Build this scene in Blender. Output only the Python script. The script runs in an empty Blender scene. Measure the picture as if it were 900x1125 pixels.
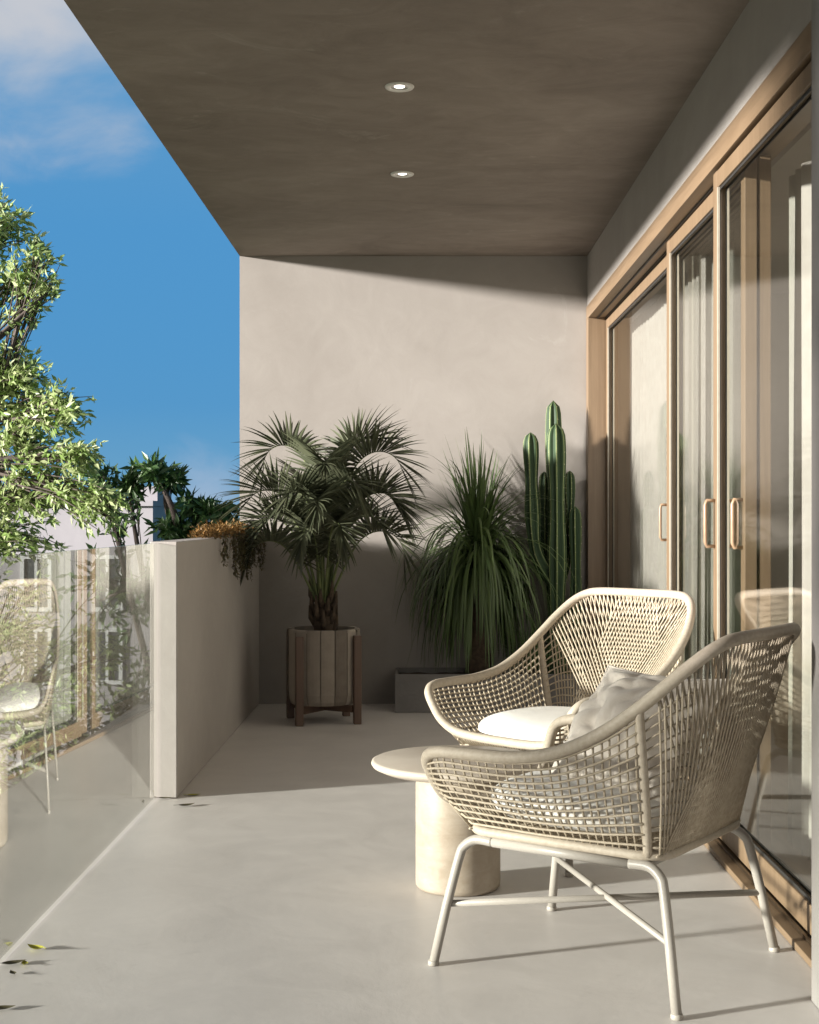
import bpy, math, random
from mathutils import Vector, Matrix, noise
R = math.radians
rnd = random.Random(7)
sc = bpy.context.scene
COL = sc.collection

# ------------------------------------------------------------------ camera facts
H = 1.136                    # eye height
F = 1530.0                   # focal length in photograph pixels (900 wide)
VX, VY = 462.0, 570.0        # vanishing point
def at(px, py, Y):           # a point of the place seen at a pixel, at depth Y
    return Vector(((px-VX)*Y/F, Y, H-(py-VY)*Y/F))
def onfloor(px, py, z=0.0):
    Y = F*(H-z)/(py-VY)
    return Vector(((px-VX)*Y/F, Y, z))

# ------------------------------------------------------------------ materials
def new_mat(name):
    m = bpy.data.materials.new(name); m.use_nodes = True
    nt = m.node_tree; nt.nodes.clear()
    out = nt.nodes.new('ShaderNodeOutputMaterial')
    return m, nt, out
def N(nt, typ, **kw):
    n = nt.nodes.new(typ)
    for k, v in kw.items():
        if k.startswith('i_'):
            key = k[2:]
            n.inputs[int(key) if key.isdigit() else key.replace('_', ' ')].default_value = v
        else: setattr(n, k, v)
    return n
def L(nt, a, b): nt.links.new(a, b)
def ramp(nt, fac, stops):
    r = N(nt, 'ShaderNodeValToRGB')
    els = r.color_ramp.elements
    while len(els) < len(stops): els.new(0.5)
    for e, (p, c) in zip(els, stops):
        e.position = p; e.color = (*c, 1) if len(c) == 3 else c
    L(nt, fac, r.inputs[0]); return r.outputs[0]
def plaster(name, c1, c2, scale=1.6, rough=0.85, bump=0.25, fine=60, spec=0.3, stretch=(1,1,1), stain=None):
    m, nt, out = new_mat(name)
    tc = N(nt, 'ShaderNodeTexCoord'); mp = N(nt, 'ShaderNodeMapping'); mp.inputs['Scale'].default_value = stretch
    L(nt, tc.outputs['Object'], mp.inputs[0])
    n1 = N(nt, 'ShaderNodeTexNoise', i_Scale=scale, i_Detail=8.0, i_Roughness=0.62, i_Distortion=0.6)
    n2 = N(nt, 'ShaderNodeTexNoise', i_Scale=fine, i_Detail=5.0, i_Roughness=0.6)
    n3 = N(nt, 'ShaderNodeTexNoise', i_Scale=scale*4.3, i_Detail=6.0, i_Roughness=0.7, i_Distortion=1.2)
    for n in (n1, n2, n3): L(nt, mp.outputs[0], n.inputs['Vector'])
    mx = N(nt, 'ShaderNodeMix', data_type='FLOAT'); mx.inputs[0].default_value = 0.4
    L(nt, n1.outputs[0], mx.inputs[2]); L(nt, n3.outputs[0], mx.inputs[3])
    col = ramp(nt, mx.outputs[0], [(0.34, c1), (0.66, c2)])
    if stain:
        n4 = N(nt, 'ShaderNodeTexNoise', i_Scale=scale*2.1, i_Detail=9.0, i_Roughness=0.75, i_Distortion=2.0)
        L(nt, mp.outputs[0], n4.inputs['Vector'])
        f4 = ramp(nt, n4.outputs[0], [(0.60, (0,0,0)), (0.72, (1,1,1))])
        mc = N(nt, 'ShaderNodeMix', data_type='RGBA')
        sm = N(nt, 'ShaderNodeMath', operation='MULTIPLY'); sm.inputs[1].default_value = 0.5
        L(nt, f4, sm.inputs[0]); L(nt, sm.outputs[0], mc.inputs[0]); L(nt, col, mc.inputs[6])
        mc.inputs[7].default_value = (*stain, 1); col = mc.outputs[2]
    b = N(nt, 'ShaderNodeBsdfPrincipled', i_Roughness=rough)
    b.inputs['Specular IOR Level'].default_value = spec
    L(nt, col, b.inputs['Base Color'])
    rr = N(nt, 'ShaderNodeMapRange'); rr.inputs[3].default_value = rough-0.13; rr.inputs[4].default_value = min(1, rough+0.13)
    L(nt, n3.outputs[0], rr.inputs[0]); L(nt, rr.outputs[0], b.inputs['Roughness'])
    ad = N(nt, 'ShaderNodeMath', operation='MULTIPLY_ADD'); ad.inputs[1].default_value = 0.25
    L(nt, n2.outputs[0], ad.inputs[0]); L(nt, n3.outputs[0], ad.inputs[2])
    bp = N(nt, 'ShaderNodeBump', i_Strength=bump, i_Distance=0.02)
    L(nt, ad.outputs[0], bp.inputs['Height']); L(nt, bp.outputs[0], b.inputs['Normal'])
    L(nt, b.outputs[0], out.inputs[0]); return m
def wood(name, c1, c2, axis='Z', rough=0.45, scale=1.0):
    m, nt, out = new_mat(name)
    tc = N(nt, 'ShaderNodeTexCoord'); mp = N(nt, 'ShaderNodeMapping')
    s = {'X': (1.2, 26, 26), 'Y': (26, 1.2, 26), 'Z': (26, 26, 1.2)}[axis]
    mp.inputs['Scale'].default_value = [v*scale for v in s]
    L(nt, tc.outputs['Object'], mp.inputs[0])
    n1 = N(nt, 'ShaderNodeTexNoise', i_Scale=1.0, i_Detail=8.0, i_Roughness=0.6, i_Distortion=0.8)
    n2 = N(nt, 'ShaderNodeTexNoise', i_Scale=4.0, i_Detail=4.0, i_Roughness=0.6)
    L(nt, mp.outputs[0], n1.inputs['Vector']); L(nt, mp.outputs[0], n2.inputs['Vector'])
    mx = N(nt, 'ShaderNodeMix', data_type='FLOAT'); mx.inputs[0].default_value = 0.3
    L(nt, n1.outputs[0], mx.inputs[2]); L(nt, n2.outputs[0], mx.inputs[3])
    col = ramp(nt, mx.outputs[0], [(0.32, c1), (0.68, c2)])
    b = N(nt, 'ShaderNodeBsdfPrincipled', i_Roughness=rough)
    L(nt, col, b.inputs['Base Color'])
    bp = N(nt, 'ShaderNodeBump', i_Strength=0.15, i_Distance=0.003)
    L(nt, mx.outputs[0], bp.inputs['Height']); L(nt, bp.outputs[0], b.inputs['Normal'])
    L(nt, b.outputs[0], out.inputs[0]); return m
def simple(name, c1, c2=None, rough=0.5, scale=40, bump=0.0, metallic=0.0, island=False, spec=0.5, trans=0.0, dist=0.002, sheen=0.0):
    m, nt, out = new_mat(name)
    tc = N(nt, 'ShaderNodeTexCoord')
    n1 = N(nt, 'ShaderNodeTexNoise', i_Scale=scale, i_Detail=5.0, i_Roughness=0.6)
    L(nt, tc.outputs['Object'], n1.inputs['Vector'])
    c2 = c2 or tuple(min(1, c*1.15) for c in c1)
    fac = n1.outputs[0]
    if island:
        g = N(nt, 'ShaderNodeNewGeometry')
        mx = N(nt, 'ShaderNodeMix', data_type='FLOAT'); mx.inputs[0].default_value = 0.75
        L(nt, n1.outputs[0], mx.inputs[2]); L(nt, g.outputs['Random Per Island'], mx.inputs[3]); fac = mx.outputs[0]
        col = ramp(nt, fac, [(0.12, c1), (0.88, c2)])
    else: col = ramp(nt, fac, [(0.33, c1), (0.67, c2)])
    b = N(nt, 'ShaderNodeBsdfPrincipled', i_Roughness=rough, i_Metallic=metallic)
    b.inputs['Specular IOR Level'].default_value = spec
    if sheen: b.inputs['Sheen Weight'].default_value = sheen
    L(nt, col, b.inputs['Base Color'])
    if bump:
        bp = N(nt, 'ShaderNodeBump', i_Strength=bump, i_Distance=dist)
        L(nt, n1.outputs[0], bp.inputs['Height']); L(nt, bp.outputs[0], b.inputs['Normal'])
    sh = b.outputs[0]
    if trans:
        t = N(nt, 'ShaderNodeBsdfTranslucent'); L(nt, col, t.inputs[0])
        mxs = N(nt, 'ShaderNodeMixShader'); mxs.inputs[0].default_value = trans
        L(nt, sh, mxs.inputs[1]); L(nt, t.outputs[0], mxs.inputs[2]); sh = mxs.outputs[0]
    L(nt, sh, out.inputs[0]); return m
def glass(name, tint=(0.93,0.95,0.93), power=5.0, base=0.04, tilt=0.0, plain=0.0, mult=0.96, rough=0.0):
    # thin clear glass: see-through plus a Fresnel reflection; tilt leans the reflecting normal about the vertical
    m, nt, out = new_mat(name)
    lw = N(nt, 'ShaderNodeLayerWeight', i_Blend=0.5)
    pw = N(nt, 'ShaderNodeMath', operation='POWER'); pw.inputs[1].default_value = power
    L(nt, lw.outputs['Facing'], pw.inputs[0])
    ma = N(nt, 'ShaderNodeMath', operation='MULTIPLY_ADD'); ma.inputs[1].default_value = mult; ma.inputs[2].default_value = base
    L(nt, pw.outputs[0], ma.inputs[0])
    t = N(nt, 'ShaderNodeBsdfTransparent'); t.inputs[0].default_value = (*tint, 1)
    g = N(nt, 'ShaderNodeBsdfGlossy', i_Roughness=rough); g.inputs[0].default_value = (0.95,0.95,0.93,1)
    gl = g.outputs[0]
    if tilt:
        ge = N(nt, 'ShaderNodeNewGeometry'); vr = N(nt, 'ShaderNodeVectorRotate', rotation_type='Z_AXIS')
        vr.inputs['Angle'].default_value = tilt
        L(nt, ge.outputs['Normal'], vr.inputs['Vector']); L(nt, vr.outputs[0], g.inputs['Normal'])
        if plain:
            g2 = N(nt, 'ShaderNodeBsdfGlossy', i_Roughness=0.0)
            mg = N(nt, 'ShaderNodeMixShader'); mg.inputs[0].default_value = plain
            L(nt, g.outputs[0], mg.inputs[1]); L(nt, g2.outputs[0], mg.inputs[2]); gl = mg.outputs[0]
    mx = N(nt, 'ShaderNodeMixShader')
    L(nt, ma.outputs[0], mx.inputs[0]); L(nt, t.outputs[0], mx.inputs[1]); L(nt, gl, mx.inputs[2])
    L(nt, mx.outputs[0], out.inputs[0]); return m
def fabric(name, c1, c2, weave=900, rough=0.9, bump=0.25):
    m, nt, out = new_mat(name)
    tc = N(nt, 'ShaderNodeTexCoord')
    w1 = N(nt, 'ShaderNodeTexWave', wave_type='BANDS', bands_direction='X', i_Scale=weave*0.32, i_Distortion=1.0)
    w2 = N(nt, 'ShaderNodeTexWave', wave_type='BANDS', bands_direction='Y', i_Scale=weave*0.32, i_Distortion=1.0)
    n1 = N(nt, 'ShaderNodeTexNoise', i_Scale=7.0, i_Detail=6.0, i_Roughness=0.65)
    for n in (w1, w2, n1): L(nt, tc.outputs['Object'], n.inputs['Vector'])
    mu = N(nt, 'ShaderNodeMath', operation='ADD'); L(nt, w1.outputs[1], mu.inputs[0]); L(nt, w2.outputs[1], mu.inputs[1])
    col = ramp(nt, n1.outputs[0], [(0.3, c1), (0.7, c2)])
    b = N(nt, 'ShaderNodeBsdfPrincipled', i_Roughness=rough); b.inputs['Sheen Weight'].default_value = 0.15
    b.inputs['Specular IOR Level'].default_value = 0.2
    L(nt, col, b.inputs['Base Color'])
    bp = N(nt, 'ShaderNodeBump', i_Strength=bump, i_Distance=0.001); L(nt, mu.outputs[0], bp.inputs['Height'])
    b2 = N(nt, 'ShaderNodeBump', i_Strength=0.35, i_Distance=0.012); L(nt, n1.outputs[0], b2.inputs['Height']); L(nt, bp.outputs[0], b2.inputs['Normal'])
    L(nt, b2.outputs[0], b.inputs['Normal'])
    L(nt, b.outputs[0], out.inputs[0]); return m
def emit(name, c, s):
    m, nt, out = new_mat(name); e = N(nt, 'ShaderNodeEmission', i_Strength=s); e.inputs[0].default_value = (*c, 1)
    L(nt, e.outputs[0], out.inputs[0]); return m

M = {}
M['wall'] = plaster('wall_plaster', (0.285,0.26,0.235), (0.35,0.323,0.295), scale=0.9, bump=0.06, stain=(0.385,0.36,0.332))
M['ceil'] = plaster('ceiling_concrete', (0.185,0.153,0.13), (0.33,0.282,0.243), scale=0.9, bump=0.12, stain=(0.40,0.36,0.31), stretch=(0.8,1.25,1))
M['pale'] = plaster('parapet_plaster', (0.36,0.33,0.303), (0.42,0.388,0.36), scale=1.4, bump=0.07)
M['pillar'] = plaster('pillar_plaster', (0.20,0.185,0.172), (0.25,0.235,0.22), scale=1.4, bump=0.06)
M['added_ledge'] = plaster('added_ledge_grey', (0.13,0.122,0.113), (0.19,0.178,0.166), scale=1.6, bump=0.1)  # grey toned to pass for the floor's reflection in the glass
M['floor'] = plaster('floor_microcement', (0.58,0.55,0.525), (0.73,0.695,0.665), scale=0.8, rough=0.42, bump=0.05, fine=35, spec=0.5, stain=(0.50,0.47,0.445))
M['wood'] = wood('oak', (0.145,0.096,0.055), (0.215,0.148,0.09), 'Z')
M['wood_y'] = wood('oak_lengthwise', (0.145,0.096,0.055), (0.215,0.148,0.09), 'Y')
M['wood_dark'] = wood('reddish_wood', (0.085,0.05,0.034), (0.135,0.083,0.057), 'Z')
M['gasket'] = simple('dark_gasket', (0.02,0.018,0.016), rough=0.6)
M['track'] = simple('bronze_track', (0.10,0.07,0.045), rough=0.35, metallic=0.8)
M['bead'] = simple('pale_bead', (0.30,0.265,0.21), rough=0.4)
M['handle'] = simple('light_oak_handle', (0.25,0.165,0.10), (0.32,0.215,0.13), rough=0.4)
M['door_glass'] = glass('door_glass', power=4.2, base=0.06, rough=0.055)
M['rail_glass'] = glass('balustrade_glass_outer', tint=(0.90,0.92,0.90))
M['rail_glass_in'] = glass('balustrade_glass_inner', tint=(0.90,0.92,0.90), power=1.7, base=0.04, tilt=-R(19), plain=0.12, mult=0.68)
M['glass_edge'] = simple('glass_edge', (0.45,0.52,0.48), rough=0.15)
M['cord'] = simple('rattan_cord', (0.34,0.28,0.20), (0.47,0.40,0.305), rough=0.65, scale=60, bump=0.2)
M['rim'] = simple('wrapped_rim', (0.385,0.325,0.25), (0.46,0.40,0.32), rough=0.6, scale=90, bump=0.3)
M['metal'] = simple('cream_powder_coat', (0.32,0.292,0.258), (0.35,0.322,0.283), rough=0.4, scale=200, bump=0.03)
M['cushion'] = fabric('white_linen', (0.74,0.71,0.66), (0.80,0.77,0.72))
M['pillow'] = fabric('beige_linen', (0.58,0.52,0.45), (0.66,0.60,0.53))
M['stone'] = plaster('travertine', (0.29,0.235,0.175), (0.44,0.38,0.31), scale=3.0, rough=0.45, bump=0.06, stretch=(1,1,2.2), stain=(0.27,0.19,0.125))
M['stone_top'] = plaster('cream_stone', (0.44,0.375,0.31), (0.52,0.46,0.39), scale=4.0, rough=0.4, bump=0.04)
M['stave'] = simple('grey_staves', (0.11,0.088,0.068), (0.44,0.385,0.32), rough=0.75, scale=18, bump=0.3, island=True)
M['soil'] = simple('potting_soil', (0.03,0.02,0.012), (0.06,0.04,0.025), rough=0.95, scale=80, bump=0.8, dist=0.01)
M['fan'] = simple('fan_palm_leaf', (0.045,0.055,0.03), (0.11,0.12,0.07), rough=0.42, scale=12, island=True, trans=0.2)
M['petiole'] = simple('palm_petiole', (0.09,0.12,0.04), (0.16,0.19,0.07), rough=0.5, scale=20)
M['bark'] = simple('palm_trunk', (0.05,0.035,0.022), (0.10,0.07,0.045), rough=0.9, scale=30, bump=0.8, dist=0.01)
M['strap'] = simple('strap_leaf', (0.055,0.095,0.03), (0.12,0.175,0.06), rough=0.38, scale=10, island=True, trans=0.2)
M['fine'] = simple('fine_leaf', (0.06,0.11,0.035), (0.12,0.19,0.07), rough=0.45, scale=10, island=True, trans=0.15)
M['spine'] = simple('cactus_spine', (0.62,0.58,0.42), rough=0.6)
M['box'] = plaster('grey_planter', (0.16,0.152,0.145), (0.22,0.21,0.20), scale=3, bump=0.15)
M['flower'] = simple('trailing_foliage', (0.10,0.065,0.02), (0.26,0.13,0.03), rough=0.6, scale=9, island=True, trans=0.15)
M['hang'] = simple('hanging_foliage', (0.05,0.055,0.022), (0.12,0.10,0.04), rough=0.6, scale=9, island=True)
M['leaf_light'] = simple('pale_tree_leaf', (0.21,0.34,0.07), (0.60,0.66,0.36), rough=0.4, scale=6, island=True, trans=0.5)
M['leaf_dark'] = simple('dark_tree_leaf', (0.04,0.09,0.025), (0.09,0.17,0.05), rough=0.4, scale=6, island=True, trans=0.2)
M['leaf_mid'] = simple('mid_tree_leaf', (0.06,0.11,0.03), (0.14,0.19,0.07), rough=0.4, scale=6, island=True, trans=0.25)
M['twig'] = simple('tree_bark', (0.06,0.045,0.04), (0.12,0.095,0.08), rough=0.9, scale=14, bump=0.6, dist=0.01)
M['facade'] = plaster('pale_facade', (0.34,0.32,0.345), (0.40,0.38,0.40), scale=0.5, bump=0.1)
M['pane'] = simple('dark_window_pane', (0.05,0.06,0.07), rough=0.08)
M['sash'] = simple('white_sash', (0.6,0.6,0.6), rough=0.5)
M['grass'] = plaster('lawn', (0.04,0.07,0.02), (0.09,0.12,0.04), scale=0.3, bump=0.5, fine=8)
M['curtain'] = simple('sheer_curtain', (0.42,0.39,0.35), (0.47,0.44,0.40), rough=0.9, scale=15, trans=0.3, spec=0.1)
M['room'] = plaster('room_plaster', (0.50,0.46,0.41), (0.56,0.52,0.47), scale=1.0, bump=0.05)
M['roomfloor'] = wood('room_floorboards', (0.20,0.15,0.10), (0.28,0.21,0.15), 'Y')
M['trim'] = simple('white_trim', (0.72,0.70,0.66), rough=0.4)
M['lamp'] = emit('downlight_lens', (1.0,0.93,0.82), 2.2)
M['reflector'] = simple('downlight_reflector', (0.65,0.63,0.6), rough=0.25, metallic=0.6)
M['dry'] = simple('dry_leaf', (0.05,0.045,0.02), (0.10,0.08,0.035), rough=0.6, scale=30)
M['yellow'] = simple('yellow_leaf', (0.30,0.30,0.03), (0.45,0.42,0.06), rough=0.6, scale=30)
# cactus: pale ridge along each rib (its own colour, from the rib attribute)
def cactus_mat():
    m, nt, out = new_mat('cactus_skin')
    at_ = N(nt, 'ShaderNodeAttribute', attribute_name='rib')
    tc = N(nt, 'ShaderNodeTexCoord'); n1 = N(nt, 'ShaderNodeTexNoise', i_Scale=25.0, i_Detail=4.0); L(nt, tc.outputs['Object'], n1.inputs['Vector'])
    ad = N(nt, 'ShaderNodeMath', operation='MULTIPLY_ADD'); ad.inputs[1].default_value = 0.25
    L(nt, n1.outputs[0], ad.inputs[0]); L(nt, at_.outputs['Fac'], ad.inputs[2])
    col = ramp(nt, ad.outputs[0], [(0.2, (0.025,0.05,0.022)), (0.75, (0.05,0.09,0.035)), (1.05, (0.25,0.29,0.13))])
    b = N(nt, 'ShaderNodeBsdfPrincipled', i_Roughness=0.62); b.inputs['Specular IOR Level'].default_value = 0.3; L(nt, col, b.inputs['Base Color']); L(nt, b.outputs[0], out.inputs[0]); return m
M['cactus'] = cactus_mat()

# ------------------------------------------------------------------ mesh helpers
class MB:
    def __init__(s): s.v = []; s.f = []; s.sm = []; s.mi = []
    def add(s, vs, fs, smooth=False, mi=0):
        o = len(s.v); s.v += [tuple(p) for p in vs]
        for f in fs: s.f.append(tuple(i+o for i in f)); s.sm.append(smooth); s.mi.append(mi)
    def box(s, x0, x1, y0, y1, z0, z1, mi=0):
        s.add([(x0,y0,z0),(x1,y0,z0),(x1,y1,z0),(x0,y1,z0),(x0,y0,z1),(x1,y0,z1),(x1,y1,z1),(x0,y1,z1)],
              [(0,3,2,1),(4,5,6,7),(0,1,5,4),(1,2,6,5),(2,3,7,6),(3,0,4,7)], False, mi)
    def tube(s, pts, r, n=6, closed=False, caps=True, smooth=True, mi=0):
        P = [Vector(p) for p in pts]; k = len(P)
        rr = r if isinstance(r, (list, tuple)) else [r]*k
        T = []
        for i in range(k):
            a = P[(i-1) % k] if (closed or i > 0) else P[i]
            b = P[(i+1) % k] if (closed or i < k-1) else P[i]
            t = (b-a); T.append(t.normalized() if t.length > 1e-9 else Vector((0,0,1)))
        u = T[0].orthogonal().normalized(); fr = []
        for i in range(k):
            u = u - T[i]*u.dot(T[i])
            u = u.normalized() if u.length > 1e-6 else T[i].orthogonal().normalized()
            fr.append((u.copy(), T[i].cross(u)))
        vs = []
        for i in range(k):
            for j in range(n):
                a = 2*math.pi*j/n; vs.append(P[i]+(fr[i][0]*math.cos(a)+fr[i][1]*math.sin(a))*rr[i])
        fs = []
        m = k if closed else k-1
        off = 0
        if closed:   # best rotation match at the seam
            d = fr[-1][0]; best = -9
            for j in range(n):
                a = 2*math.pi*j/n; q = (fr[0][0]*math.cos(a)+fr[0][1]*math.sin(a)).dot(d)
                if q > best: best = q; off = j
        for i in range(m):
            i2 = (i+1) % k; o = off if (closed and i == k-1) else 0
            for j in range(n):
                fs.append((i*n+j, i*n+(j+1) % n, i2*n+(j+1+o) % n, i2*n+(j+o) % n))
        if caps and not closed:
            fs.append(tuple(range(n-1, -1, -1))); fs.append(tuple((k-1)*n+j for j in range(n)))
        s.add(vs, fs, smooth, mi)
    def lathe(s, prof, c=(0,0,0), n=48, smooth=True, mi=0, cap=True):
        vs = []; fs = []; k = len(prof)
        for (r, z) in prof:
            for j in range(n):
                a = 2*math.pi*j/n; vs.append((c[0]+r*math.cos(a), c[1]+r*math.sin(a), c[2]+z))
        for i in range(k-1):
            for j in range(n): fs.append((i*n+j, i*n+(j+1) % n, (i+1)*n+(j+1) % n, (i+1)*n+j))
        if cap:
            if prof[0][0] > 1e-4: fs.append(tuple(range(n-1, -1, -1)))
            if prof[-1][0] > 1e-4: fs.append(tuple((k-1)*n+j for j in range(n)))
        s.add(vs, fs, smooth, mi)
    def grid(s, fn, nu, nv, smooth=True, mi=0, closeu=False):
        vs = [fn(i/(nu if closeu else nu-1), j/(nv-1)) for i in range(nu) for j in range(nv)]
        fs = []
        for i in range(nu if closeu else nu-1):
            i2 = (i+1) % nu
            for j in range(nv-1): fs.append((i*nv+j, i2*nv+j, i2*nv+j+1, i*nv+j+1))
        s.add(vs, fs, smooth, mi)
    def build(s, name, mats, parent=None, loc=None, bevel=0, sub=0):
        me = bpy.data.meshes.new(name); me.from_pydata(s.v, [], s.f)
        me.polygons.foreach_set('use_smooth', s.sm); me.polygons.foreach_set('material_index', s.mi)
        for m in (mats if isinstance(mats, (list, tuple)) else [mats]): me.materials.append(m)
        me.update()
        o = bpy.data.objects.new(name, me); COL.objects.link(o)
        if parent: o.parent = parent
        if loc is not None: o.location = loc
        if bevel:
            b = o.modifiers.new('bevel', 'BEVEL'); b.width = bevel; b.segments = 2; b.limit_method = 'ANGLE'
        if sub:
            b = o.modifiers.new('sub', 'SUBSURF'); b.levels = sub; b.render_levels = sub
        return o
def tag(o, label=None, cat=None, group=None, kind=None):
    if label: o['label'] = label
    if cat: o['category'] = cat
    if group: o['group'] = group
    if kind: o['kind'] = kind
    elif label: o['kind'] = 'thing'
    return o
def thing(name, loc, label, cat, group=None, rz=0):
    o = bpy.data.objects.new(name, None); COL.objects.link(o); o.location = loc; o.rotation_euler.z = rz
    o.empty_display_size = 0.1
    return tag(o, label, cat, group)
def copy_tree(o, parent=None):
    c = o.copy(); COL.objects.link(c); c.parent = parent
    for ch in list(o.children): copy_tree(ch, c)
    return c
def catmull(P, n=6, closed=False):
    P = [Vector(p) for p in P]; k = len(P); out = []
    for i in range(k if closed else k-1):
        if closed: a, b, c, d = P[(i-1) % k], P[i], P[(i+1) % k], P[(i+2) % k]
        else: a, b, c, d = P[max(i-1,0)], P[i], P[i+1], P[min(i+2,k-1)]
        for j in range(n):
            t = j/n; out.append(0.5*((2*b)+(c-a)*t+(2*a-5*b+4*c-d)*t*t+(3*b-a-3*c+d)*t**3))
    if not closed: out.append(P[-1].copy())
    return out
def sample(P, t):
    t = max(0, min(1, t))*(len(P)-1); i = min(int(t), len(P)-2); return P[i].lerp(P[i+1], t-i)
def resample(P, n):
    d = [0]
    for a, b in zip(P, P[1:]): d.append(d[-1]+(b-a).length)
    out = []; i = 0
    for k in range(n):
        t = d[-1]*k/(n-1)
        while i < len(P)-2 and d[i+1] < t: i += 1
        out.append(P[i].lerp(P[i+1], (t-d[i])/max(1e-9, d[i+1]-d[i])))
    return out

# ------------------------------------------------------------------ the balcony
YW = 8.55                       # end wall
XL, XR = -1.11, 1.024           # slab edge / door wall
HC = 2.75
m = MB(); m.box(-1.084, 1.21, -0.6, YW, -0.25, 0.0)
tag(m.build('floor', M['floor']), kind='structure')
m = MB(); m.box(XL, 1.3, -0.6, YW+0.22, HC, HC+0.3)
tag(m.build('ceiling', M['ceil']), kind='structure')
m = MB(); m.box(XL, 1.3, YW+0.001, YW+0.22, -0.3, HC-0.001)
tag(m.build('end_wall', M['wall']), 'tall beige plaster wall closing the far end of the balcony behind the plants', 'wall')
m = MB(); m.box(-1.10, -0.989, 5.66, YW, 0.001, 1.043)
tag(m.build('parapet_wall', M['pale'], bevel=0.004), 'waist-high pale plaster parapet wall between the glass pane and the far end wall', 'wall')
m = MB(); m.box(-1.30, -1.06, -0.6, 1.50, -0.25, HC-0.001)  # added out of view to block low sun at the near end
tag(m.build('sun_block_wall', M['wall']), 'unseen full-height wall added to block the sun at the near end of the balustrade', 'wall')
m = MB(); m.box(XR, 1.3, -0.6, YW, 2.437, HC-0.001)
tag(m.build('door_wall', M['wall']), 'grey plaster wall band over the wooden sliding doors', 'wall')
m = MB(); m.box(0.92, 1.3, -0.6, 3.28, 0.001, 2.436)
tag(m.build('pillar', M['pillar'], bevel=0.004), 'pale plaster pillar at the near end of the sliding doors', 'pillar')

m = MB(); m.box(-1.78, -1.086, 1.51, YW+0.2, -0.25, -0.03)  # added slab outside, imitates the floor mirrored in the balustrade
tag(m.build('added_ledge', M['added_ledge'], bevel=0.004), 'plain grey slab added outside the glass to imitate the floor reflected in it', 'added_ledge')
# glass balustrade
m = MB()
x0, x1, y0, y1, z0, z1 = -1.082, -1.070, 1.51, 5.655, 0.002, 1.038
m.add([(x1,y0,z0),(x1,y1,z0),(x1,y1,z1),(x1,y0,z1)], [(0,1,2,3)], mi=0)
m.add([(x0,y0,z0),(x0,y1,z0),(x0,y1,z1),(x0,y0,z1)], [(3,2,1,0)], mi=1)
m.add([(x0,y0,z1),(x1,y0,z1),(x1,y1,z1),(x0,y1,z1)], [(0,1,2,3)], mi=2)
tag(m.build('glass_balustrade', [M['rail_glass_in'], M['rail_glass'], M['glass_edge']]),
    'frameless clear glass pane guarding the open left side of the balcony', 'balustrade')

# door frame
df = thing('door_surround', (1.1, 6.0, 0), 'oak frame set in the wall around all the sliding doors', 'door frame')
def part(mb, name, mat, parent, **k):
    o = mb.build(name, mat, parent, **k); o.location = -Vector(parent.location) if parent.rotation_euler.z == 0 else o.location; return o
m = MB(); m.box(XR-0.006, 1.20, 3.285, YW-0.001, 2.357, 2.4365); part(m, 'header', M['wood_y'], df, bevel=0.002)
m = MB()
for xa in (1.0745, 1.1215): m.box(xa-0.003, xa+0.003, 3.3, 8.44, 2.349, 2.3565)
part(m, 'top_track', M['gasket'], df)
m = MB(); m.box(XR-0.006, 1.20, 8.455, YW-0.001, 0.03, 2.3565); part(m, 'jamb', M['wood'], df, bevel=0.002)
m = MB(); m.box(0.985, 1.20, 3.285, YW-0.001, 0.0015, 0.022); part(m, 'sill', M['wood_y'], df, bevel=0.002)
m = MB()
for xa in (1.022, 1.0745, 1.1215, 1.172): m.box(xa-0.004, xa+0.004, 3.3, 8.44, 0.0225, 0.032)
part(m, 'floor_track', M['track'], df)

def sliding_door(x0, y0, y1, label, handles):
    t = thing('sliding_door', ((x0+0.02), (y0+y1)/2, 0), label, 'sliding door', 'oak framed glass sliding doors')
    w, th, zb, zt = 0.058, 0.042, 0.034, 2.347
    x1 = x0+th
    m = MB()
    m.box(x0, x1, y0, y0+w, zb, zt); m.box(x0, x1, y1-w, y1, zb, zt)
    m.box(x0+.001, x1-.001, y0+w, y1-w, zb+.001, zb+0.08); m.box(x0+.001, x1-.001, y0+w, y1-w, zt-0.06, zt-.001)
    part(m, 'frame', M['wood'], t, bevel=0.003)
    a, b, c, d = y0+w, y1-w, zb+0.08, zt-0.06
    m = MB()
    for xx0, xx1 in ((x0+0.0085, x0+0.0115), (x1-0.0115, x1-0.0085)):
        m.box(xx0, xx1, a, a+0.01, c, d); m.box(xx0, xx1, b-0.01, b, c, d)
        m.box(xx0, xx1, a+.01, b-.01, c, c+0.01); m.box(xx0, xx1, a+.01, b-.01, d-0.01, d)
    part(m, 'gasket', M['gasket'], t)
    m = MB()
    m.box(x0+.001, x0+0.008, b-0.014, b, c, d); m.box(x1-0.008, x1-.001, b-0.014, b, c, d)
    part(m, 'glazing_bead', M['bead'], t)
    m = MB(); xg = (x0+x1)/2
    m.add([(xg,a,c),(xg,b,c),(xg,b,d),(xg,a,d)], [(3,2,1,0)])
    part(m, 'glass_pane', M['door_glass'], t)
    for (yy, side) in handles:
        xs = x0 if side < 0 else x1; o_ = 0.034*side
        P = [(xs, yy, 1.04), (xs+o_*0.85, yy, 1.04), (xs+o_, yy, 1.055), (xs+o_, yy, 1.185), (xs+o_*0.85, yy, 1.20), (xs, yy, 1.20)]
        m = MB(); m.tube(P, 0.0065, 8); part(m, 'handle', M['handle'], t)
    return t
sliding_door(1.030, 3.30, 4.90, 'glass sliding door closest to the viewer, passing behind the front armchair', [(4.87,-1), (4.87,1)])
sliding_door(1.078, 4.63, 6.10, 'middle glass sliding door, partly overlapped by the nearest one', [(4.66,-1)])
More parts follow.
